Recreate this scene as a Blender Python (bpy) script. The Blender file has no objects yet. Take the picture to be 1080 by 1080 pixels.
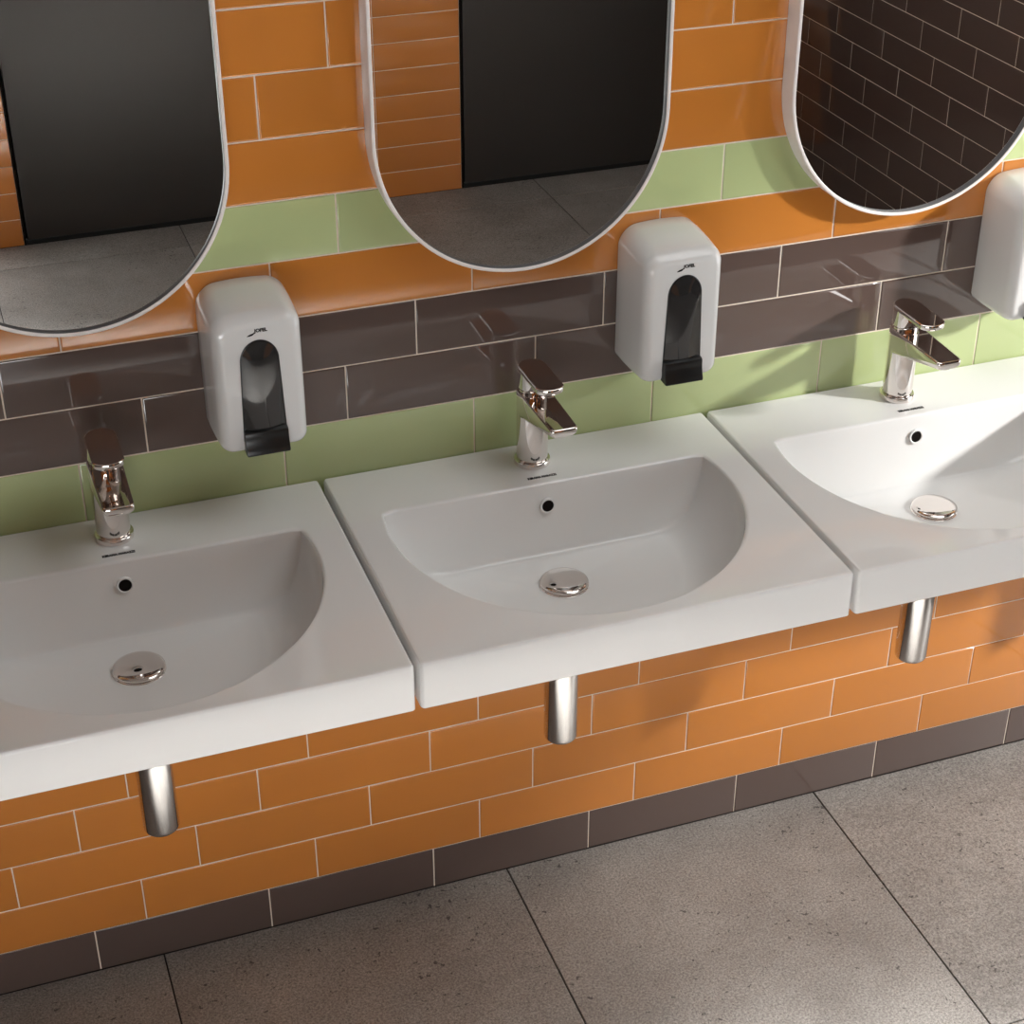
import bpy, bmesh, math, random
from mathutils import Vector, Matrix
random.seed(7)
PI = math.pi
scn = bpy.context.scene
COL = scn.collection

# ------------------------------------------------------------------ dimensions (metres)
TW, TH = 0.285, 0.084956          # wall tile module
XL, XR = -2.5, 2.43               # left / right walls
YB = -3.172                       # wall opposite the basins
ZC = 2.80                         # ceiling
PITCH = 0.6095
XC = 0.3642                       # middle basin centre
DECK = 0.8464                     # top of the basins
WIN1 = (-1.15, -0.28, 0.45, 1.83)   # right wall openings: y0,y1,z0,z1
EXTRA_GAP = (-1.60, -1.15, 0.45, 1.30)  # extra unseen opening, added to let sun onto the floor and lower wall
FILL_GAP = (-2.27, -0.33, 0.14, 0.78)   # unseen opening added opposite the basins for a fill lamp: x0,x1,z0,z1

# ------------------------------------------------------------------ materials
def new_mat(name):
    m = bpy.data.materials.new(name); m.use_nodes = True
    nt = m.node_tree
    return m, nt, nt.nodes['Principled BSDF']

def simple(name, col, rough=0.4, metal=0.0, spec=0.5, coat=0.0):
    m, nt, b = new_mat(name)
    b.inputs['Base Color'].default_value = (*col, 1)
    b.inputs['Roughness'].default_value = rough
    b.inputs['Metallic'].default_value = metal
    b.inputs['Specular IOR Level'].default_value = spec
    b.inputs['Coat Weight'].default_value = coat
    b.inputs['Coat Roughness'].default_value = 0.03
    return m

def tile_mat(name, col, var=0.05, rough=0.045, spec=1.0):
    m, nt, b = new_mat(name)
    N = nt.nodes.new; L = nt.links.new
    g = N('ShaderNodeNewGeometry'); tc = N('ShaderNodeTexCoord')
    mr = N('ShaderNodeMapRange')
    mr.inputs['To Min'].default_value = 1 - var; mr.inputs['To Max'].default_value = 1 + var
    L(g.outputs['Random Per Island'], mr.inputs['Value'])
    nz = N('ShaderNodeTexNoise'); nz.inputs['Scale'].default_value = 5; nz.inputs['Detail'].default_value = 3
    L(tc.outputs['Object'], nz.inputs['Vector'])
    mr2 = N('ShaderNodeMapRange'); mr2.inputs['To Min'].default_value = 0.96; mr2.inputs['To Max'].default_value = 1.04
    L(nz.outputs['Fac'], mr2.inputs['Value'])
    mu = N('ShaderNodeMath'); mu.operation = 'MULTIPLY'
    L(mr.outputs[0], mu.inputs[0]); L(mr2.outputs[0], mu.inputs[1])
    hs = N('ShaderNodeHueSaturation'); hs.inputs['Color'].default_value = (*col, 1)
    L(mu.outputs[0], hs.inputs['Value']); L(hs.outputs[0], b.inputs['Base Color'])
    b.inputs['Roughness'].default_value = rough
    b.inputs['Specular IOR Level'].default_value = spec
    nb = N('ShaderNodeTexNoise'); nb.inputs['Scale'].default_value = 9; nb.inputs['Detail'].default_value = 0
    L(tc.outputs['Object'], nb.inputs['Vector'])
    bp = N('ShaderNodeBump'); bp.inputs['Strength'].default_value = 0.012; bp.inputs['Distance'].default_value = 0.01
    L(nb.outputs['Fac'], bp.inputs['Height']); L(bp.outputs[0], b.inputs['Normal'])
    return m

def floor_mat():
    m, nt, b = new_mat('stoneware_floor')
    N = nt.nodes.new; L = nt.links.new
    tc = N('ShaderNodeTexCoord'); g = N('ShaderNodeNewGeometry')
    comb = N('ShaderNodeCombineXYZ')
    sc = N('ShaderNodeMath'); sc.operation = 'MULTIPLY'; sc.inputs[1].default_value = 37.0
    L(g.outputs['Random Per Island'], sc.inputs[0]); L(sc.outputs[0], comb.inputs['Z'])
    add = N('ShaderNodeVectorMath'); add.operation = 'ADD'
    L(tc.outputs['Object'], add.inputs[0]); L(comb.outputs[0], add.inputs[1])
    def noise(scale, detail, rough=0.6):
        n = N('ShaderNodeTexNoise'); n.inputs['Scale'].default_value = scale
        n.inputs['Detail'].default_value = detail; n.inputs['Roughness'].default_value = rough
        L(add.outputs[0], n.inputs['Vector']); return n
    big = noise(4.5, 8, 0.72)
    cr = N('ShaderNodeValToRGB')
    cr.color_ramp.elements[0].position = 0.30; cr.color_ramp.elements[0].color = (0.185, 0.170, 0.157, 1)
    cr.color_ramp.elements[1].position = 0.72; cr.color_ramp.elements[1].color = (0.295, 0.278, 0.260, 1)
    L(big.outputs['Fac'], cr.inputs[0])
    fine = noise(260, 4, 0.85)
    cr2 = N('ShaderNodeValToRGB')
    cr2.color_ramp.elements[0].position = 0.36; cr2.color_ramp.elements[0].color = (0.42, 0.41, 0.40, 1)
    cr2.color_ramp.elements[1].position = 0.66; cr2.color_ramp.elements[1].color = (1.62, 1.61, 1.60, 1)
    L(fine.outputs['Fac'], cr2.inputs[0])
    mx = N('ShaderNodeMix'); mx.data_type = 'RGBA'; mx.blend_type = 'MULTIPLY'; mx.inputs['Factor'].default_value = 0.95
    L(cr.outputs[0], mx.inputs['A']); L(cr2.outputs[0], mx.inputs['B'])
    # scattered dark pits, gathered in drifts
    vo = N('ShaderNodeTexVoronoi'); vo.inputs['Scale'].default_value = 95
    dist = noise(75, 3)
    off = N('ShaderNodeVectorMath'); off.operation = 'MULTIPLY_ADD'
    off.inputs[1].default_value = (0.035, 0.02, 0.0)
    L(dist.outputs['Color'], off.inputs[0]); L(add.outputs[0], off.inputs[2]); L(off.outputs[0], vo.inputs['Vector'])
    drift = noise(5.5, 3, 0.6)
    pit = N('ShaderNodeMapRange'); pit.inputs['From Min'].default_value = 0.42; pit.inputs['From Max'].default_value = 0.72
    pit.inputs['To Min'].default_value = 0.08; pit.inputs['To Max'].default_value = 0.34
    L(drift.outputs['Fac'], pit.inputs['Value'])
    lt = N('ShaderNodeMath'); lt.operation = 'LESS_THAN'
    L(vo.outputs['Distance'], lt.inputs[0]); L(pit.outputs[0], lt.inputs[1])
    sel = N('ShaderNodeSeparateColor'); L(vo.outputs['Color'], sel.inputs[0])
    gt = N('ShaderNodeMath'); gt.operation = 'GREATER_THAN'; gt.inputs[1].default_value = 0.66
    L(sel.outputs[0], gt.inputs[0])
    pm = N('ShaderNodeMath'); pm.operation = 'MULTIPLY'; L(lt.outputs[0], pm.inputs[0]); L(gt.outputs[0], pm.inputs[1])
    pm2 = N('ShaderNodeMath'); pm2.operation = 'MULTIPLY'; pm2.inputs[1].default_value = 0.8; L(pm.outputs[0], pm2.inputs[0])
    mx2 = N('ShaderNodeMix'); mx2.data_type = 'RGBA'; mx2.inputs['B'].default_value = (0.03, 0.026, 0.024, 1)
    L(pm2.outputs[0], mx2.inputs['Factor']); L(mx.outputs['Result'], mx2.inputs['A'])
    L(mx2.outputs['Result'], b.inputs['Base Color'])
    rr = N('ShaderNodeMapRange'); rr.inputs['To Min'].default_value = 0.38; rr.inputs['To Max'].default_value = 0.62
    L(fine.outputs['Fac'], rr.inputs['Value']); L(rr.outputs[0], b.inputs['Roughness'])
    bp = N('ShaderNodeBump'); bp.inputs['Strength'].default_value = 0.25; bp.inputs['Distance'].default_value = 0.002
    L(fine.outputs['Fac'], bp.inputs['Height']); L(bp.outputs[0], b.inputs['Normal'])
    return m

def brushed_mat():
    m, nt, b = new_mat('brushed_steel')
    N = nt.nodes.new; L = nt.links.new
    tc = N('ShaderNodeTexCoord'); mp = N('ShaderNodeMapping'); mp.inputs['Scale'].default_value = (260, 260, 3)
    nz = N('ShaderNodeTexNoise'); nz.inputs['Scale'].default_value = 1.0; nz.inputs['Detail'].default_value = 2
    L(tc.outputs['Object'], mp.inputs['Vector']); L(mp.outputs[0], nz.inputs['Vector'])
    bp = N('ShaderNodeBump'); bp.inputs['Strength'].default_value = 0.025; bp.inputs['Distance'].default_value = 0.001
    L(nz.outputs['Fac'], bp.inputs['Height']); L(bp.outputs[0], b.inputs['Normal'])
    b.inputs['Base Color'].default_value = (0.66, 0.64, 0.62, 1)
    b.inputs['Metallic'].default_value = 1; b.inputs['Roughness'].default_value = 0.10
    return m

M_ORANGE = tile_mat('orange_glazed_tile', (0.50, 0.180, 0.032))
M_GREEN = tile_mat('green_glazed_tile', (0.43, 0.50, 0.245))
M_BROWN = tile_mat('brown_glazed_tile', (0.090, 0.061, 0.052))
M_GROUT = simple('pale_grout', (0.72, 0.62, 0.52), 0.8, spec=0.2)
M_DGROUT = simple('dark_joint', (0.025, 0.022, 0.02), 0.8, spec=0.2)
M_FLOOR = floor_mat()
M_CERAMIC = simple('white_ceramic', (0.83, 0.825, 0.815), 0.06, spec=0.6)
M_CHROME = simple('polished_chrome', (0.82, 0.77, 0.74), 0.035, metal=1)
M_BRUSHED = brushed_mat()
M_MIRROR = simple('mirror_glass', (0.90, 0.90, 0.89), 0.0, metal=1)
M_FRAME = simple('white_frame_lacquer', (0.78, 0.73, 0.70), 0.28)
M_PLASTIC = simple('white_gloss_plastic', (0.70, 0.695, 0.685), 0.12, spec=0.6)
M_SMOKED = simple('smoked_plastic', (0.022, 0.021, 0.021), 0.05, spec=0.9)
M_BLACK = simple('black_plastic', (0.008, 0.008, 0.008), 0.3)
M_INK = simple('dark_print', (0.012, 0.011, 0.011), 0.6, spec=0.2)
M_HOLE = simple('dark_cavity', (0.010, 0.008, 0.007), 0.9, spec=0.05)
M_DOOR = simple('black_laminate', (0.030, 0.028, 0.026), 0.42)
M_PLASTER = simple('painted_plaster', (0.36, 0.35, 0.34), 0.8)
M_DARKWALL = simple('dark_painted_wall', (0.09, 0.075, 0.068), 0.6)
M_REBATE = simple('grey_rebate', (0.10, 0.098, 0.10), 0.5)
M_ALU = simple('dark_window_frame', (0.08, 0.08, 0.08), 0.4)

# ------------------------------------------------------------------ object helpers
def mesh_obj(name, bm, mats, parent=None, smooth=True, angle=35):
    me = bpy.data.meshes.new(name)
    bmesh.ops.recalc_face_normals(bm, faces=bm.faces)
    bm.to_mesh(me); bm.free()
    for m in (mats if isinstance(mats, (list, tuple)) else [mats]):
        me.materials.append(m)
    if smooth:
        for p in me.polygons: p.use_smooth = True
        me.set_sharp_from_angle(angle=math.radians(angle))
    o = bpy.data.objects.new(name, me); COL.objects.link(o)
    if parent: o.parent = parent
    return o

def thing(name, loc, label, cat, group=None):
    o = bpy.data.objects.new(name, None); COL.objects.link(o)
    o.empty_display_size = 0.05
    o.location = loc; o['label'] = label; o['category'] = cat
    if group: o['group'] = group
    return o

def structure(o): o['kind'] = 'structure'; return o

def ring_verts(bm, pts): return [bm.verts.new(p) for p in pts]
def bridge(bm, a, b, mi=0):
    n = len(a)
    for i in range(n):
        f = bm.faces.new((a[i], a[(i+1) % n], b[(i+1) % n], b[i])); f.material_index = mi
def cap(bm, a, mi=0):
    f = bm.faces.new(a); f.material_index = mi; return f
def lathe(bm, prof, cx=0, cy=0, n=64, close_start=True, close_end=True, mi=0):
    rings = []
    for r, z in prof:
        if r < 1e-6: rings.append([bm.verts.new((cx, cy, z))])
        else: rings.append(ring_verts(bm, [(cx+r*math.cos(2*PI*i/n), cy+r*math.sin(2*PI*i/n), z) for i in range(n)]))
    for a, b in zip(rings, rings[1:]):
        if len(a) == 1 and len(b) > 1:
            for i in range(n): bm.faces.new((a[0], b[i], b[(i+1) % n]))
        elif len(b) == 1 and len(a) > 1:
            for i in range(n): bm.faces.new((a[i], a[(i+1) % n], b[0]))
        elif len(a) > 1: bridge(bm, a, b, mi)
    if close_start and len(rings[0]) > 1: cap(bm, rings[0], mi)
    if close_end and len(rings[-1]) > 1: cap(bm, rings[-1], mi)
def box(bm, x0, x1, y0, y1, z0, z1, bev=0.0, mi=0):
    r = bmesh.ops.create_cube(bm, size=1)
    vs = r['verts']
    for v in vs:
        v.co = Vector(((x0+x1)/2+v.co.x*(x1-x0), (y0+y1)/2+v.co.y*(y1-y0), (z0+z1)/2+v.co.z*(z1-z0)))
    fs = set(f for v in vs for f in v.link_faces)
    for f in fs: f.material_index = mi
    if bev:
        es = list(set(e for v in vs for e in v.link_edges))
        bmesh.ops.bevel(bm, geom=es, offset=bev, segments=3, profile=0.5, affect='EDGES')
def rrect(hx, hy, r, cx=0, cy=0, k=6):
    pts = []
    for sx, sy, a0 in ((1, 1, 0), (-1, 1, PI/2), (-1, -1, PI), (1, -1, 3*PI/2)):
        for i in range(k+1):
            a = a0 + (PI/2)*i/k
            pts.append((cx+sx*(hx-r)+r*math.cos(a), cy+sy*(hy-r)+r*math.sin(a)))
    return pts

# ------------------------------------------------------------------ tiled walls
def subtract(rects, hole):
    out = []
    hu0, hu1, hv0, hv1 = hole
    for (a, b, c, d) in rects:
        if b <= hu0 or a >= hu1 or d <= hv0 or c >= hv1: out.append((a, b, c, d)); continue
        if a < hu0: out.append((a, hu0, c, d))
        if b > hu1: out.append((hu1, b, c, d))
        u0, u1 = max(a, hu0), min(b, hu1)
        if c < hv0: out.append((u0, u1, c, hv0))
        if d > hv1: out.append((u0, u1, hv1, d))
    return out

def tiled_wall(name, P, nrm, u0, u1, v1, rowmat, rowoff, holes=(), mats=None, grout=0.0019, thin_joint=(), skip=()):
    """P(u,v,d) -> point, d = distance towards the room"""
    bm = bmesh.new()
    rows = int(math.ceil(v1/TH))
    for r in range(rows):
        za, zb = r*TH, min((r+1)*TH, v1)
        off = rowoff(r)
        k = math.floor((u0-off)/TW)
        while off+k*TW < u1:
            a, b = max(off+k*TW, u0), min(off+(k+1)*TW, u1); k += 1
            if b-a < 0.004: continue
            zl = za
            if r-1 in skip and a > -0.57 and b < 1.90: zl = za-0.04   # one full-height course behind the basins
            rects = [(a, b, zl, zb)]
            if r in skip: rects = subtract(rects, (-0.5594, 1.7206, za, zb))
            for h in holes: rects = subtract(rects, h)
            for (ra, rb, rc, rd) in rects:
                if rb-ra < 0.006 or rd-rc < 0.006: continue
                g = grout/2
                glo = 0.0 if r == 0 else 0.0004 if r in thin_joint else g
                ghi = 0.0004 if (r+1) in thin_joint else g
                tilt = random.uniform(-.0004, .0004), random.uniform(-.0004, .0004)
                A, B, Cc, D = ra+g, rb-g, rc+glo, rd-ghi
                rings = []
                for ins, d in ((0, -0.0016), (0.0002, -0.0007), (0.0009, -0.00015), (0.0024, 0.0)):
                    q = [(A+ins, Cc+ins), (B-ins, Cc+ins), (B-ins, D-ins), (A+ins, D-ins)]
                    dd = []
                    for uu, vv in q:
                        t = 0 if d < -0.001 else tilt[0]*(uu-(A+B)/2)/(B-A)*1.0+tilt[1]*(vv-(Cc+D)/2)/(D-Cc)
                        dd.append(P(uu, vv, d+t))
                    rings.append(ring_verts(bm, dd))
                mi = rowmat(r)
                for x, y in zip(rings, rings[1:]): bridge(bm, x, y, mi)
                cap(bm, rings[-1], mi)
    # grout bed behind the tiles, around any opening
    beds = [(u0, u1, 0, v1)]
    for h in holes: beds = subtract(beds, h)
    gi = len(mats)-1
    for (a, b, c, d) in beds:
        vs = [bm.verts.new(P(x, y, z)) for z in (-0.0012, -0.06) for x, y in ((a, c), (b, c), (b, d), (a, d))]
        for q in ((0, 1, 2, 3), (7, 6, 5, 4), (0, 4, 5, 1), (1, 5, 6, 2), (2, 6, 7, 3), (3, 7, 4, 0)):
            f = bm.faces.new([vs[i] for i in q]); f.material_index = gi
    return structure(mesh_obj(name, bm, mats, smooth=True, angle=40))

MATS = [M_ORANGE, M_GREEN, M_BROWN, M_GROUT]
def back_rows(r):
    return {0: 2, 9: 1, 10: 1, 11: 2, 12: 2, 13: 0, 14: 1}.get(r, 0)
def back_off(r): return {1: 0.0106, 2: 0.1062, 0: 0.2117}[r % 3]
tiled_wall('wall_back', lambda u, v, d: (u, -d, v), None, XL, XR, ZC, back_rows, back_off, mats=MATS, thin_joint=(1,), skip=(9,))
# wall opposite the basins: orange tile with two black doors and an opening added for fill light
D1 = (-0.137, 0.800); D2 = (1.2895, 2.2265); DH = 2.30
tiled_wall('wall_front', lambda u, v, d: (u, YB+d, v), None, XL, XR, ZC, lambda r: 0, lambda r: 1.0045,
           holes=[(D1[0], D1[1], 0, DH), (D2[0], D2[1], 0, DH), FILL_GAP], mats=MATS)
# brown tiled right wall with the sunny window and an extra lower opening
RO = {8: -2.115, 7: -2.017, 6: -1.936, 5: -2.115, 4: -2.017, 3: -1.936}
tiled_wall('wall_right', lambda u, v, d: (XR-d, u, v), None, YB, 0, ZC, lambda r: 2, lambda r: RO[3+(r % 3)] ,
           holes=[WIN1, EXTRA_GAP], mats=MATS, grout=0.0020)
bm = bmesh.new(); box(bm, XL-0.06, XL, YB, 0, 0, ZC); structure(mesh_obj('wall_left', bm, M_DARKWALL, smooth=False))
bm = bmesh.new(); box(bm, XL-0.06, XR+0.06, YB-0.06, 0.06, ZC, ZC+0.06); structure(mesh_obj('ceiling', bm, M_PLASTER, smooth=False))

# floor: 60 cm stoneware tiles over a dark bed
FT = 0.5993; FX = -0.2558; FY = 0.0015
bm = bmesh.new()
i0 = math.floor((XL-FX)/FT)
for i in range(i0, 12):
    a, b = max(FX+i*FT, XL), min(FX+(i+1)*FT, XR)
    if b-a < 0.01: continue
    for j in range(0, 7):
        d, c = min(FY-j*FT, 0.0), max(FY-(j+1)*FT, YB)
        if d-c < 0.01: continue
        g = 0.0014
        rings = []
        for ins, z in ((0, -0.0035), (0, -0.0006), (0.0008, 0.0)):
            rings.append(ring_verts(bm, [(a+g+ins, c+g+ins, z), (b-g-ins, c+g+ins, z), (b-g-ins, d-g-ins, z), (a+g+ins, d-g-ins, z)]))
        for x, y in zip(rings, rings[1:]): bridge(bm, x, y)
        cap(bm, rings[-1])
box(bm, XL-0.06, XR+0.06, YB-0.06, 0.06, -0.08, -0.0028, mi=1)
structure(mesh_obj('floor', bm, [M_FLOOR, M_DGROUT], smooth=False))

# doors: black laminate leaves set in dark reveals
def door(name, x0, x1):
    bm = bmesh.new()
    box(bm, x0, x0+0.006, YB-0.06, YB+0.001, 0, DH); box(bm, x1-0.006, x1, YB-0.06, YB+0.001, 0, DH)
    box(bm, x0+0.006, x1-0.006, YB-0.06, YB+0.001, DH-0.006, DH)
    box(bm, x0+0.006, x1-0.006, YB-0.06, YB-0.05, 0, DH-0.006)
    fr = structure(mesh_obj(name, bm, M_HOLE, smooth=False))
    bm = bmesh.new(); box(bm, x0+0.012, x1-0.012, YB-0.045, YB-0.003, 0.014, DH-0.012, bev=0.001)
    mesh_obj('door_leaf', bm, M_DOOR, fr)
    bm = bmesh.new()
    hx = x1-0.08
    for z in (1.02,):
        rr = []
        for y, r in ((YB-0.004, 0.024), (YB+0.006, 0.024), (YB+0.006, 0.009), (YB+0.05, 0.009)):
            rr.append(ring_verts(bm, [(hx+r*math.cos(2*PI*i/24), y, z+r*math.sin(2*PI*i/24)) for i in range(24)]))
        for a, b in zip(rr, rr[1:]): bridge(bm, a, b)
        cap(bm, rr[0]); cap(bm, rr[-1])
        box(bm, hx-0.12, hx+0.012, YB+0.042, YB+0.058, z-0.009, z+0.009, bev=0.003)
    mesh_obj('door_handle', bm, M_BLACK, fr)
door('door_1', *D1); door('door_2', *D2)

# frames of the sunny window and of the two added openings
def frame_bars(name, bars):
    bm = bmesh.new()
    for b in bars: box(bm, *b, bev=0.003)
    return structure(mesh_obj(name, bm, M_ALU))
# the two right-hand openings meet at y = -1.15 and share no post
t = 0.02
y0, y1, z0, z1 = WIN1
frame_bars('window_1', [(XR+0.005, XR+0.05, y1-t, y1, z0, z1), (XR+0.005, XR+0.05, y0, y1-t, z0, z0+t),
                        (XR+0.005, XR+0.05, y0, y1-t, z1-t, z1)])
y0, y1, z0, z1 = EXTRA_GAP  # frame of the opening added to widen the low sunlight
frame_bars('extra_opening', [(XR+0.005, XR+0.05, y0, y0+t, z0, z1), (XR+0.005, XR+0.05, y0+t, y1, z0, z0+t),
                        (XR+0.005, XR+0.05, y0+t, y1, z1-t, z1)])
x0, x1, z0, z1 = FILL_GAP; t = 0.03  # frame of the added opening that holds the fill lamp
frame_bars('fill_opening', [(x0, x0+t, YB-0.05, YB-0.005, z0, z1), (x1-t, x1, YB-0.05, YB-0.005, z0, z1),
                        (x0+t, x1-t, YB-0.05, YB-0.005, z0, z0+t), (x0+t, x1-t, YB-0.05, YB-0.005, z1-t, z1)])

# ------------------------------------------------------------------ lettering
def text_mesh(txt, size, bold=0.0):
    cu = bpy.data.curves.new('lettering', 'FONT'); cu.body = txt; cu.size = size
    cu.align_x = 'CENTER'; cu.align_y = 'CENTER'; cu.offset = bold; cu.extrude = 0.0002; cu.resolution_u = 3
    o = bpy.data.objects.new('lettering', cu); COL.objects.link(o)
    bpy.context.view_layer.update()
    me = bpy.data.meshes.new_from_object(o.evaluated_get(bpy.context.evaluated_depsgraph_get()))
    bpy.data.objects.remove(o); bpy.data.curves.remove(cu)
    return me
def text_part(name, txt, width, height, mat, parent, mtx, bold=0.0):
    me = text_mesh(txt, 0.1, bold)
    xs = [v.co.x for v in me.vertices]; ys = [v.co.y for v in me.vertices]
    sx = width/(max(xs)-min(xs)); sy = height/(max(ys)-min(ys))
    cx, cy = (max(xs)+min(xs))/2, (max(ys)+min(ys))/2
    for v in me.vertices: v.co = Vector(((v.co.x-cx)*sx, (v.co.y-cy)*sy, v.co.z))
    me.transform(mtx)
    me.materials.append(mat); me.name = name
    o = bpy.data.objects.new(name, me); COL.objects.link(o); o.parent = parent
    return o

# ------------------------------------------------------------------ washbasin (local origin: wall, deck height, centre)
NB = 160
def D_outline(a, yb, yc, b, grow=0.0, cr=0.014, c=(0, -0.24)):
    """straight back edge at yb, half ellipse otherwise; polar about c so all loops match"""
    a += grow; b += grow; ybk = yb+grow
    out = []
    def rad(t):
        dx, dy = math.cos(t), math.sin(t)
        A = (dx/a)**2+(dy/b)**2; B = 2*((c[1]-yc)*dy/b**2); Cc = ((c[1]-yc)/b)**2-1
        r = (-B+math.sqrt(B*B-4*A*Cc))/(2*A)
        if dy > 1e-6:
            rl = (ybk-c[1])/dy
            # smooth minimum rounds the back corners
            k = cr
            h = max(k-abs(r-rl), 0)/k
            r = min(r, rl)-h*h*k*0.25
        return r
    for i in range(NB):
        t = -PI/2+2*PI*i/NB
        # concentrate samples near the two back corners
        t = t + 0.0
        r = rad(t); out.append((c[0]+r*math.cos(t), c[1]+r*math.sin(t)))
    return out

def make_basin(x, label):
    root = thing('washbasin', (x, 0, DECK), label, 'sink', 'white washbasins along the tiled wall')
    hw, fy, h = 0.3012, -0.4815, 0.070
    bm = bmesh.new()
    cy, hy = (fy-0.001)/2, -(fy+0.001)/2
    rec = lambda ins, z: ring_verts(bm, [(px, py, z) for px, py in rrect(hw-ins, hy-ins, max(0.006-ins, 0.002), 0, cy)])
    R = [rec(0.002, -h), rec(0.0, -h+0.002), rec(0, -0.0052), rec(0.0006, -0.0028), rec(0.002, -0.0008), rec(0.0042, 0), rec(0.0055, 0)]
    for a, b in zip(R, R[1:]): bridge(bm, a, b)
    rim = dict(a=0.2515, yb=-0.1235, yc=-0.190, b=0.266)
    flo = dict(a=0.170, yb=-0.144, yc=-0.185, b=0.180)
    dr = (-0.0035, -0.205)
    def loop(pts, z): return ring_verts(bm, [(px, py, z) for px, py in pts])
    G = [loop(D_outline(**rim, grow=0.0062), 0), loop(D_outline(**rim, grow=0.005), 0), loop(D_outline(**rim, grow=0.0022), -0.0007),
         loop(D_outline(**rim, grow=0.0006), -0.0024), loop(D_outline(**rim), -0.0055)]
    depth = 0.112
    r0, f0 = D_outline(**rim), D_outline(**flo)
    def wall_loop(s, off=0.0, dz=0.0):
        th = s*PI/2
        k = 1-math.cos(th)**0.9; z = -0.0055-(depth-0.0055)*math.sin(th)**1.05
        pts = []
        for (ax, ay), (bx, by) in zip(r0, f0):
            pts.append((ax+(bx-ax)*k, ay+(by-ay)*k))
        return pts, z
    for s in (0.06, .12, .18, .25, .32, .40, .48, .56, .64, .72, .80, .87, .93, .97, 1.0):
        p, z = wall_loop(s); G.append(loop(p, z))
    # floor of the bowl, falling to the waste
    for q in (0.04, 0.1, 0.2, 0.35, 0.55, 0.75, 0.92, 1.0):
        pts = []
        for i, (bx, by) in enumerate(f0):
            t = math.atan2(by-dr[1], bx-dr[0])
            cx, cyy = dr[0]+0.030*math.cos(t), dr[1]+0.030*math.sin(t)
            pts.append((bx+(cx-bx)*q, by+(cyy-by)*q))
        G.append(loop(pts, -depth-0.011*q**0.8))
    G.append(loop([(dr[0]+0.026*math.cos(math.atan2(by-dr[1], bx-dr[0])), dr[1]+0.026*math.sin(math.atan2(by-dr[1], bx-dr[0]))) for bx, by in f0], -depth-0.018))
    for a, b in zip(G, G[1:]): bridge(bm, a, b)
    cap(bm, G[-1])
    # deck between the outer edge and the bowl
    es = []
    for lp in (R[-1], G[0]):
        n = len(lp)
        for i in range(n):
            e = bm.edges.get((lp[i], lp[(i+1) % n]))
            es.append(e)
    bmesh.ops.triangle_fill(bm, use_beauty=True, use_dissolve=False, edges=es)
    # hidden shell of the bowl below the apron, closing the underside
    U = [loop(D_outline(a=0.262, yb=-0.110, yc=-0.190, b=0.274), -h),
         loop(D_outline(a=0.235, yb=-0.118, yc=-0.19, b=0.245), -0.095),
         loop(D_outline(a=0.190, yb=-0.130, yc=-0.19, b=0.200), -0.122),
         loop(D_outline(a=0.10, yb=-0.150, yc=-0.20, b=0.11), -0.136)]
    for a, b in zip(U, U[1:]): bridge(bm, a, b)
    cap(bm, U[-1])
    es = []
    for lp in (R[0], U[0]):
        n = len(lp)
        for i in range(n): es.append(bm.edges.get((lp[i], lp[(i+1) % n])))
    bmesh.ops.triangle_fill(bm, use_beauty=True, use_dissolve=False, edges=es)
    mesh_obj('basin_body', bm, M_CERAMIC, root, angle=32)
    # overflow ring with its dark hole on the back wall of the bowl
    zc = -0.0365; yy = -0.1283
    tilt = math.radians(-7)
    def oring(r, d): return [(r*math.cos(2*PI*i/40), yy-d+math.sin(2*PI*i/40)*r*math.sin(tilt)*-1, zc+r*math.sin(2*PI*i/40)) for i in range(40)]
    bm = bmesh.new()
    rr = [ring_verts(bm, oring(r, d)) for r, d in ((0.0118, -0.003), (0.0117, 0.0001), (0.0108, 0.0005), (0.0094, 0.0003), (0.0089, -0.0003), (0.0088, -0.004))]
    for a, b in zip(rr, rr[1:]): bridge(bm, a, b)
    orr = mesh_obj('overflow_ring', bm, M_CERAMIC, root, angle=60)
    bm = bmesh.new(); cap(bm, ring_verts(bm, oring(0.00885, -0.0006)))
    mesh_obj('overflow_hole', bm, M_HOLE, orr, smooth=False)
    # pop-up waste with domed chrome cap
    bm = bmesh.new()
    lathe(bm, [(0.0355, -0.1235), (0.0360, -0.1228), (0.0345, -0.1218), (0.029, -0.1218), (0.027, -0.124)], *dr, n=64, close_start=False, close_end=False)
    fl = mesh_obj('drain_flange', bm, M_CHROME, root)
    bm = bmesh.new()
    prof = [(0.026, -0.1235), (0.033, -0.1205), (0.0348, -0.1192), (0.0352, -0.1180), (0.0347, -0.1169), (0.0330, -0.1162)]
    prof += [(0.033*math.cos(q*PI/2/8), -0.1162+0.0030*math.sin(q*PI/2/8)) for q in range(1, 8)] + [(0, -0.1132)]
    lathe(bm, prof, *dr, n=64)
    c = mesh_obj('drain_cap', bm, M_CHROME, root, angle=50); c['label'] = 'round domed chrome drain cap'
    mt = Matrix.Translation((-0.0010, -0.1045, 0.0001)) 
    text_part('logo', 'KERAMA MARAZZI', 0.044, 0.0058, M_INK, root, mt, bold=0.007)
    return root

# ------------------------------------------------------------------ mixer tap
def plate(bm, outline_fn, levels):
    """stack of outlines (ins, z): closed solid with rounded edges"""
    rr = [ring_verts(bm, [(px, py, z) for px, py in outline_fn(ins)]) for ins, z in levels]
    for a, b in zip(rr, rr[1:]): bridge(bm, a, b)
    cap(bm, rr[0]); cap(bm, rr[-1])

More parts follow.
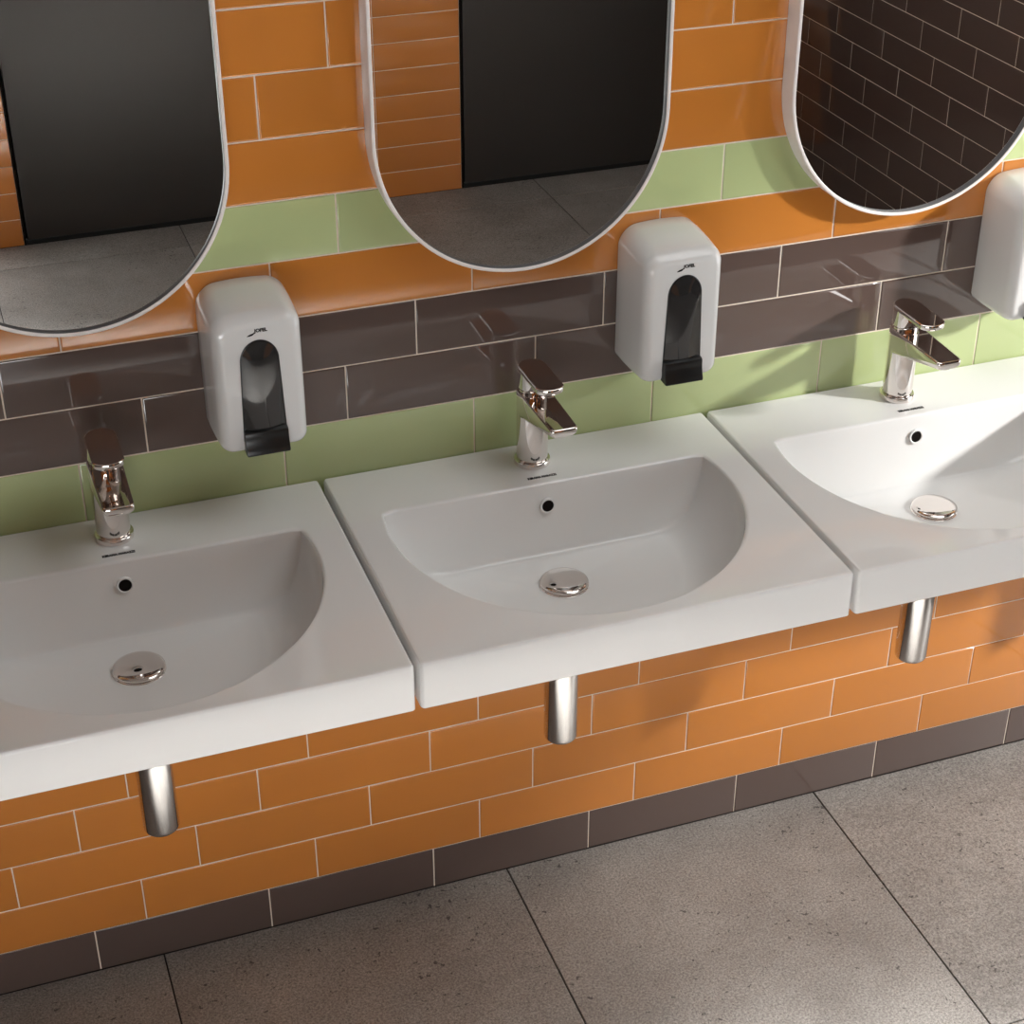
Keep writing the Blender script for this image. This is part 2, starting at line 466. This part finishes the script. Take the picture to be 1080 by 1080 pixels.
def make_faucet(x, label):
    root = thing('mixer_tap', (x, 0, DECK), label, 'faucet', 'chrome mixer taps on the washbasins')
    cy = -0.0585
    bm = bmesh.new()
    lathe(bm, [(0.0255, 0.0), (0.0266, 0.0008), (0.0268, 0.0075), (0.0262, 0.0088), (0.0250, 0.0092), (0.0238, 0.0092)], 0, cy, 72)
    mesh_obj('base_ring', bm, M_CHROME, root, angle=50)
    bm = bmesh.new()
    lathe(bm, [(0.0218, 0.0088), (0.0222, 0.0092), (0.0229, 0.0102), (0.0231, 0.013), (0.0231, 0.112), (0.0229, 0.114)], 0, cy, 72)
    mesh_obj('tap_body', bm, M_CHROME, root, angle=50)
    # spout: level slab with a flat top, thicker underneath towards the body
    def spout_out(ins, wt=0.0205, wb=0.0231, yt=-0.1875):
        pts = []
        n = 28
        for i in range(n+1):                               # round back around the body
            a = PI*i/n
            pts.append(((wb-ins)*math.cos(a), cy+(wb-ins)*math.sin(a)))
        # left side to the tip, small corner radii
        r = 0.006
        for i in range(7):
            a = PI+PI/2*i/6
            pts.append((-(wt-ins)+r+r*math.cos(a), yt+ins+r+r*math.sin(a)))
        for i in range(7):
            a = 3*PI/2+PI/2*i/6
            pts.append(((wt-ins)-r+r*math.cos(a), yt+ins+r+r*math.sin(a)))
        return pts
    bm = bmesh.new()
    zt = 0.1206
    top = [(0.0005, zt-0.0006), (0.0014, zt), (0.0022, zt)]
    rr = []
    # underside: z depends on y (fillet down to the body, thin at the tip)
    def under(py):
        d = max(0.0, (cy-0.0231)-py)            # distance ahead of the body
        u = min(1.0, d/0.05)
        return zt-0.0130-0.030*(1-u)**3
    o0 = spout_out(0.0)
    rr.append(ring_verts(bm, [(px*0.80, cy+(py-cy)*0.975, under(py)) for px, py in o0]))
    rr.append(ring_verts(bm, [(px*0.95, cy+(py-cy)*0.99, under(py)+0.003) for px, py in o0]))
    rr.append(ring_verts(bm, [(px, py, min(zt-0.004, under(py)+0.0075)) for px, py in o0]))
    rr.append(ring_verts(bm, [(px, py, zt-0.0018) for px, py in o0]))
    for ins, z in top: rr.append(ring_verts(bm, [(px, py, z) for px, py in spout_out(ins)]))
    for a, b in zip(rr, rr[1:]): bridge(bm, a, b)
    cap(bm, rr[-1])
    bmesh.ops.triangle_fill(bm, use_beauty=True, edges=[bm.edges.get((rr[0][i], rr[0][(i+1) % len(rr[0])])) for i in range(len(rr[0]))])
    sp = mesh_obj('spout', bm, M_CHROME, root, angle=38)
    bm = bmesh.new()
    lathe(bm, [(0.0125, zt-0.0105), (0.0125, zt-0.0165), (0.0115, zt-0.0175), (0.0095, zt-0.0175), (0.0090, zt-0.0150)], 0, -0.168, 40)
    mesh_obj('aerator', bm, M_CHROME, sp, angle=50)
    # cartridge neck
    bm = bmesh.new()
    lathe(bm, [(0.0205, zt-0.001), (0.0205, zt+0.0035), (0.0196, zt+0.0042), (0.0192, zt+0.005), (0.0212, zt+0.0058), (0.0215, zt+0.0075), (0.0215, zt+0.031)], 0, cy-0.001, 64)
    mesh_obj('cartridge_neck', bm, M_CHROME, root, angle=50)
    # lever: level stadium shaped plate
    def lever_out(ins):
        w, yb, yt = 0.0208-ins, -0.0365, -0.1420
        pts = []
        n = 26
        for i in range(n+1):
            a = PI*i/n; pts.append((w*math.cos(a), yb-0.0208+w*math.sin(a)*1.0))
        rt = 0.0208-ins
        for i in range(n+1):
            a = PI+PI*i/n; pts.append((w*math.cos(a), yt+0.015+(0.015-ins)*math.sin(a)))
        return pts
    bm = bmesh.new()
    zl = 0.1585
    plate(bm, lever_out, [(0.003, zl-0.0085), (0.0008, zl-0.0078), (0.0002, zl-0.006), (0, zl-0.0015), (0.0004, zl-0.0005), (0.0013, zl), (0.0022, zl)])
    mesh_obj('lever', bm, M_CHROME, root, angle=38)
    return root

# ------------------------------------------------------------------ bottle trap under the basin
def make_trap(x, label):
    root = thing('bottle_trap', (x-0.002, -0.197, 0.438), label, 'drain pipe', 'steel bottle traps under the washbasins')
    bm = bmesh.new()
    r = 0.0258
    prof = [(0, 0.0005), (0.012, 0.0)] + [(r-0.008+0.008*math.sin(q*PI/12), 0.008-0.008*math.cos(q*PI/12)) for q in range(1, 7)] + [(r, 0.160), (r-0.001, 0.163)]
    lathe(bm, prof, 0, 0, 64)
    mesh_obj('trap_bottle', bm, M_BRUSHED, root, angle=50)
    bm = bmesh.new(); lathe(bm, [(0.016, 0.162), (0.016, 0.248), (0.027, 0.249), (0.027, 0.262)], 0, 0, 48)
    mesh_obj('inlet_pipe', bm, M_BRUSHED, root, angle=40)
    bm = bmesh.new()
    rr = [ring_verts(bm, [(0.0155*math.cos(2*PI*i/40), y, 0.192+0.0155*math.sin(2*PI*i/40)) for i in range(40)]) for y in (0.010, 0.1962)]
    bridge(bm, rr[0], rr[1]); cap(bm, rr[0]); cap(bm, rr[1])
    mesh_obj('outlet_pipe', bm, M_BRUSHED, root, angle=40)
    bm = bmesh.new()
    rr = [ring_verts(bm, [(q*math.cos(2*PI*i/48), y, 0.192+q*math.sin(2*PI*i/48)) for i in range(48)]) for q, y in ((0.0158, 0.186), (0.026, 0.188), (0.031, 0.193), (0.031, 0.1965), (0.0158, 0.1965))]
    for a, b in zip(rr, rr[1:]): bridge(bm, a, b)
    mesh_obj('wall_rosette', bm, M_BRUSHED, root, angle=40)
    return root

# ------------------------------------------------------------------ pill shaped mirror
def make_mirror(x, label):
    HW, Z0, Z1, T = 0.2112, 1.140, 1.945, 0.034
    root = thing('wall_mirror', (x, 0, Z0), label, 'mirror', 'pill shaped mirrors in white frames')
    def pill(ins, y, n=64):
        r = HW-ins; pts = []
        for i in range(n+1):
            a = PI+PI*i/n; pts.append((r*math.cos(a), y, HW+r*math.sin(a)))
        for i in range(n+1):
            a = PI*i/n; pts.append((r*math.cos(a), y, Z1-Z0-HW+r*math.sin(a)))
        return pts
    bm = bmesh.new()
    rr = [ring_verts(bm, pill(i, y)) for i, y in ((0.004, -0.0008), (0, -0.0008), (0, -T+0.0012), (0.0004, -T+0.0004), (0.0012, -T), (0.0044, -T), (0.0050, -T+0.0004), (0.0052, -T+0.001), (0.0052, -0.021), (0.0052, -0.0008))]
    for q, (a, b) in enumerate(zip(rr, rr[1:])): bridge(bm, a, b, 1 if q >= 7 else 0)
    bridge(bm, rr[-1], rr[0])
    mesh_obj('frame', bm, [M_FRAME, M_REBATE], root, angle=40)
    bm = bmesh.new()
    rr = [ring_verts(bm, pill(0.0053, y)) for y in (-0.0230, -0.0275)]
    bridge(bm, rr[0], rr[1]); cap(bm, rr[0]); cap(bm, rr[1])
    mesh_obj('mirror_glass', bm, M_MIRROR, root, smooth=False)
    return root

# ------------------------------------------------------------------ soap dispenser
def make_dispenser(x, label):
    ZB = 0.966
    root = thing('soap_dispenser', (x, 0, ZB), label, 'soap dispenser', 'white soap dispensers on the tiles')
    def outline(hw, zb, zt, rb, rt, y, crown=0.006, k=12):
        pts = []
        for (sx, z, r, a0) in ((1, zt, rt, 0), (-1, zt, rt, PI/2), (-1, zb, rb, PI), (1, zb, rb, 3*PI/2)):
            cz = z-r if a0 < PI-0.1 else z+r
            for i in range(k+1):
                a = a0+PI/2*i/k
                pts.append((sx*(hw-r)+r*math.cos(a), y, cz+r*math.sin(a)))
            if a0 == 0:                               # crowned top edge
                for i in range(1, 12):
                    t = 1-2*i/12
                    pts.append((t*(hw-r), y, zt))
        out = []
        for px, py, pz in pts:
            if pz > zt-rt: pz += crown*(1-(px/hw)**2)*min(1, (pz-(zt-rt))/rt)
            out.append((px, py, pz))
        return out
    bm = bmesh.new()
    secs = [  # hw, zb, zt, rb, rt, y
        (0.0610, 0.002, 0.2030, 0.010, 0.026, -0.001),
        (0.0618, 0.000, 0.2045, 0.012, 0.027, -0.004),
        (0.0618, -0.002, 0.2040, 0.014, 0.027, -0.030),
        (0.0612, -0.002, 0.2005, 0.015, 0.025, -0.060),
        (0.0600, -0.002, 0.1965, 0.016, 0.022, -0.083),
        (0.0592, -0.0015, 0.1950, 0.016, 0.020, -0.0880),
        (0.0575, 0.000, 0.1920, 0.016, 0.018, -0.0935),
        (0.0545, 0.003, 0.1880, 0.015, 0.016, -0.0980),
        (0.0505, 0.007, 0.1830, 0.013, 0.014, -0.1008),
        (0.0465, 0.011, 0.1785, 0.011, 0.012, -0.1017)]
    rr = [ring_verts(bm, outline(hw, zb, zt, rb, rt, y, crown=0.006 if y > -0.07 else 0.003 if y > -0.09 else 0.001)) for hw, zb, zt, rb, rt, y in secs]
    for a, b in zip(rr, rr[1:]): bridge(bm, a, b)
    cap(bm, rr[0]); cap(bm, rr[-1])
    mesh_obj('dispenser_cover', bm, M_PLASTIC, root, angle=50)
    # smoked viewing window with round head, bulging slightly
    def win(ins, y0, bulge):
        hwb, hwt, zb, zt = 0.0288-ins, 0.0250-ins, 0.018, 0.1625-ins
        pts = []
        n = 24; zc = zt-hwt*1.15
        side = 8
        for i in range(side): 
            t = i/side; pts.append((hwb+(hwt-hwb)*t, zb+(zc-zb)*t))
        for i in range(n+1):
            a = PI*i/n; pts.append((hwt*math.cos(a), zc+hwt*1.15*math.sin(a)))
        for i in range(1, side+1):
            t = 1-i/side; pts.append((-(hwb+(hwt-hwb)*t), zb+(zc-zb)*t))
        return [(px, y0-bulge*(1-(px/0.030)**2), pz) for px, pz in pts]
    bm = bmesh.new()
    rr = [ring_verts(bm, win(i, y, b)) for i, y, b in ((-0.0012, -0.099, 0), (-0.0012, -0.1022, 0.0), (0.0, -0.1026, 0.0), (0.0003, -0.1018, 0.0))]
    for a, b in zip(rr, rr[1:]): bridge(bm, a, b)
    cap(bm, rr[-1])
    mesh_obj('window_gasket', bm, M_BLACK, root, angle=50)
    bm = bmesh.new()
    rings = []
    # concentric rings toward the spine so the bulge is a real curved surface
    base = win(0.0003, -0.1020, 0.0)
    for q in (0, 0.15, 0.3, 0.45, 0.6, 0.75, 0.9, 0.985):
        ring = []
        for px, py, pz in base:
            zz = pz if pz < 0.126 else 0.126+(pz-0.126)*(1-q)
            zz = max(zz, 0.019)
            qx = px*(1-q)
            ring.append((qx, -0.1020-0.0045*(1-(qx/0.0297)**2)*(1 if pz < 0.126 else 1-((zz-0.126)/0.037)**2*0.9), zz))
        rings.append(ring)
    rr = [ring_verts(bm, r) for r in rings]
    for a, b in zip(rr, rr[1:]): bridge(bm, a, b)
    cap(bm, rr[-1])
    w = mesh_obj('viewing_window', bm, M_SMOKED, root, angle=60); w['label'] = 'dark smoked window with rounded top'
    # push lever: concave profile swept across
    bm = bmesh.new()
    prof = [(-0.098, 0.0345), (-0.1085, 0.0340), (-0.1112, 0.0325), (-0.1120, 0.0300), (-0.1116, 0.025), (-0.1124, 0.018), (-0.1148, 0.010), (-0.1172, 0.0035), (-0.1170, 0.0012), (-0.1150, 0.0006), (-0.104, 0.001), (-0.098, 0.002)]
    cs = []
    for px, ins in ((-0.0296, 0.0012), (-0.0289, 0.0003), (-0.0279, 0), (0.0, 0.0), (0.0279, 0), (0.0289, 0.0003), (0.0296, 0.0012)):
        cs.append(ring_verts(bm, [(px, py+(ins if py < -0.1 else 0), pz-(ins if pz > 0.028 else -ins if pz < 0.005 else 0)) for py, pz in prof]))
    for a, b in zip(cs, cs[1:]): bridge(bm, a, b)
    cap(bm, cs[0]); cap(bm, cs[-1])
    l = mesh_obj('push_lever', bm, M_BLACK, root, angle=30); l['label'] = 'black push lever'
    # printed mark: word with a swoosh running out to the left
    rot = Matrix.Rotation(PI/2, 4, 'X')
    lg = text_part('logo', 'JOFEL', 0.0180, 0.0068, M_INK, root, Matrix.Translation((0.0045, -0.1018, 0.1762)) @ rot, bold=0.005)
    bm = bmesh.new()
    sw = [(-0.0140, 0.1702), (-0.0105, 0.1712), (-0.0070, 0.1720), (-0.0048, 0.1732), (-0.0040, 0.1750)]
    wd = [0.0004, 0.0013, 0.0015, 0.0012, 0.0008]
    up = []; lo = []
    for (px, pz), w_ in zip(sw, wd):
        up.append(bm.verts.new((px, -0.1020, pz+w_))); lo.append(bm.verts.new((px, -0.1020, pz-w_)))
    for i in range(4): bm.faces.new((up[i], up[i+1], lo[i+1], lo[i]))
    bmesh.ops.solidify(bm, geom=bm.faces[:], thickness=0.0003)
    mesh_obj('logo_swoosh', bm, M_INK, lg, smooth=False)
    return root

# ------------------------------------------------------------------ place the three stations
basin_lab = ['white washbasin in the shade, left end of the row, cut by the left edge',
             'white washbasin in the middle of the row, whole bowl in view',
             'white washbasin with sunlit bowl, right end of the row, cut by the right edge']
tap_lab = ['chrome mixer tap on the left basin, seen almost head on',
           'chrome mixer tap on the middle basin, spout pointing right of the lever',
           'chrome mixer tap on the right sunlit basin, casting shadows on green tiles']
trap_lab = ['steel trap pipe with a broad black reflection, under the left basin',
            'steel trap pipe hanging under the middle basin, in front of orange tiles',
            'steel trap pipe under the right basin, nearest the sunlit orange tiles']
mir_lab = ['pill shaped mirror at the left edge, reflecting dark door and grey floor',
           'pill shaped mirror above the middle basin, reflecting orange tiles beside dark door',
           'pill shaped mirror at right, reflecting only brown brick-laid tiles']
dis_lab = ['white soap dispenser on the wall between left and middle basins',
           'white soap dispenser on the wall between middle and right basins',
           'white soap dispenser above the right basin, cut by the right edge']
for k in range(3):
    x = XC+(k-1)*PITCH
    make_basin(x, basin_lab[k])
    make_faucet(x+0.0006, tap_lab[k])
    make_trap(x, trap_lab[k])
    make_mirror(x-0.003, mir_lab[k])
    make_dispenser(0.5770+(k-1)*PITCH, dis_lab[k])

# the row goes on past the right edge of the frame: this basin shades the wall below
make_basin(XC+2*PITCH, 'white washbasin next along the row, just beyond the right edge')
make_trap(XC+2*PITCH, 'steel trap pipe under the washbasin just beyond the right edge')

# ------------------------------------------------------------------ light
def lamp(name, typ, loc, direction, energy, color, **kw):
    d = bpy.data.lights.new(name, typ); d.energy = energy; d.color = color
    for a, b in kw.items(): setattr(d, a, b)
    o = bpy.data.objects.new(name, d); COL.objects.link(o); o.location = loc
    o.rotation_euler = Vector(direction).to_track_quat('-Z', 'Y').to_euler()
    return o
# low sun coming through the openings in the right wall
lamp('sunlight', 'SPOT', (4.35, -2.30, 2.42), (-3.30, 2.28, -2.05), 1060, (1.0, 0.99, 0.96), spot_size=math.radians(50), spot_blend=1.0, shadow_soft_size=0.13)
FILL = (0.97, 1.0, 1.0)
x0, x1, z0, z1 = FILL_GAP
lamp('added_low_fill', 'AREA', ((x0+x1)/2, YB-0.02, (z0+z1)/2), (0, 1, 0), 17, FILL, shape='RECTANGLE', size=x1-x0-0.08, size_y=z1-z0-0.08)  # unseen fill lamp added to brighten basin fronts and lower wall
# added lamp, no fixture: its floor pool bounces light onto the basin fronts
pool_fill = lamp('added_pool_fill', 'AREA', (0.16, -1.50, ZC-0.02), (0, 0, -1), 128, FILL, shape='RECTANGLE', size=1.5, size_y=1.0, spread=math.radians(24))
pool_fill.rotation_euler = (0, 0, math.radians(12))
top_fill = lamp('added_top_fill', 'AREA', (1.2, -1.1, ZC-0.02), (0, 0, -1), 17, FILL, shape='RECTANGLE', size=1.4, size_y=1.4)  # second fill lamp added overhead without a fixture, lifts bowls and decks
top_fill.rotation_euler = (0, 0, 0)

w = bpy.data.worlds.new('World'); scn.world = w; w.use_nodes = True
bg = w.node_tree.nodes['Background']; bg.inputs[0].default_value = (0.95, 0.98, 1.0, 1); bg.inputs[1].default_value = 4.3

# ------------------------------------------------------------------ camera
yaw, pit, rol = 0.34239936, -0.55045734, -0.00139337
f = Vector((math.sin(yaw)*math.cos(pit), math.cos(yaw)*math.cos(pit), math.sin(pit)))
rt = f.cross(Vector((0, 0, 1))).normalized(); up = rt.cross(f)
c, s = math.cos(rol), math.sin(rol)
R_ = c*rt+s*up; U_ = -s*rt+c*up
cam = bpy.data.cameras.new('camera'); co = bpy.data.objects.new('camera', cam); COL.objects.link(co)
mw = Matrix((R_, U_, -f)).transposed().to_4x4(); mw.translation = (-0.41093, -2.14692, 2.12673)
co.matrix_world = mw
cam.sensor_width = 36; cam.lens = 36*1842.727/1080; cam.clip_start = 0.05
scn.camera = co

vs = scn.view_settings
vs.view_transform = 'Standard'; vs.look = 'None'; vs.gamma = 1; vs.use_curve_mapping = False; vs.exposure = 0.0
scn.cycles.max_bounces = 10; scn.cycles.diffuse_bounces = 5; scn.cycles.glossy_bounces = 6
scn.cycles.sample_clamp_indirect = 6
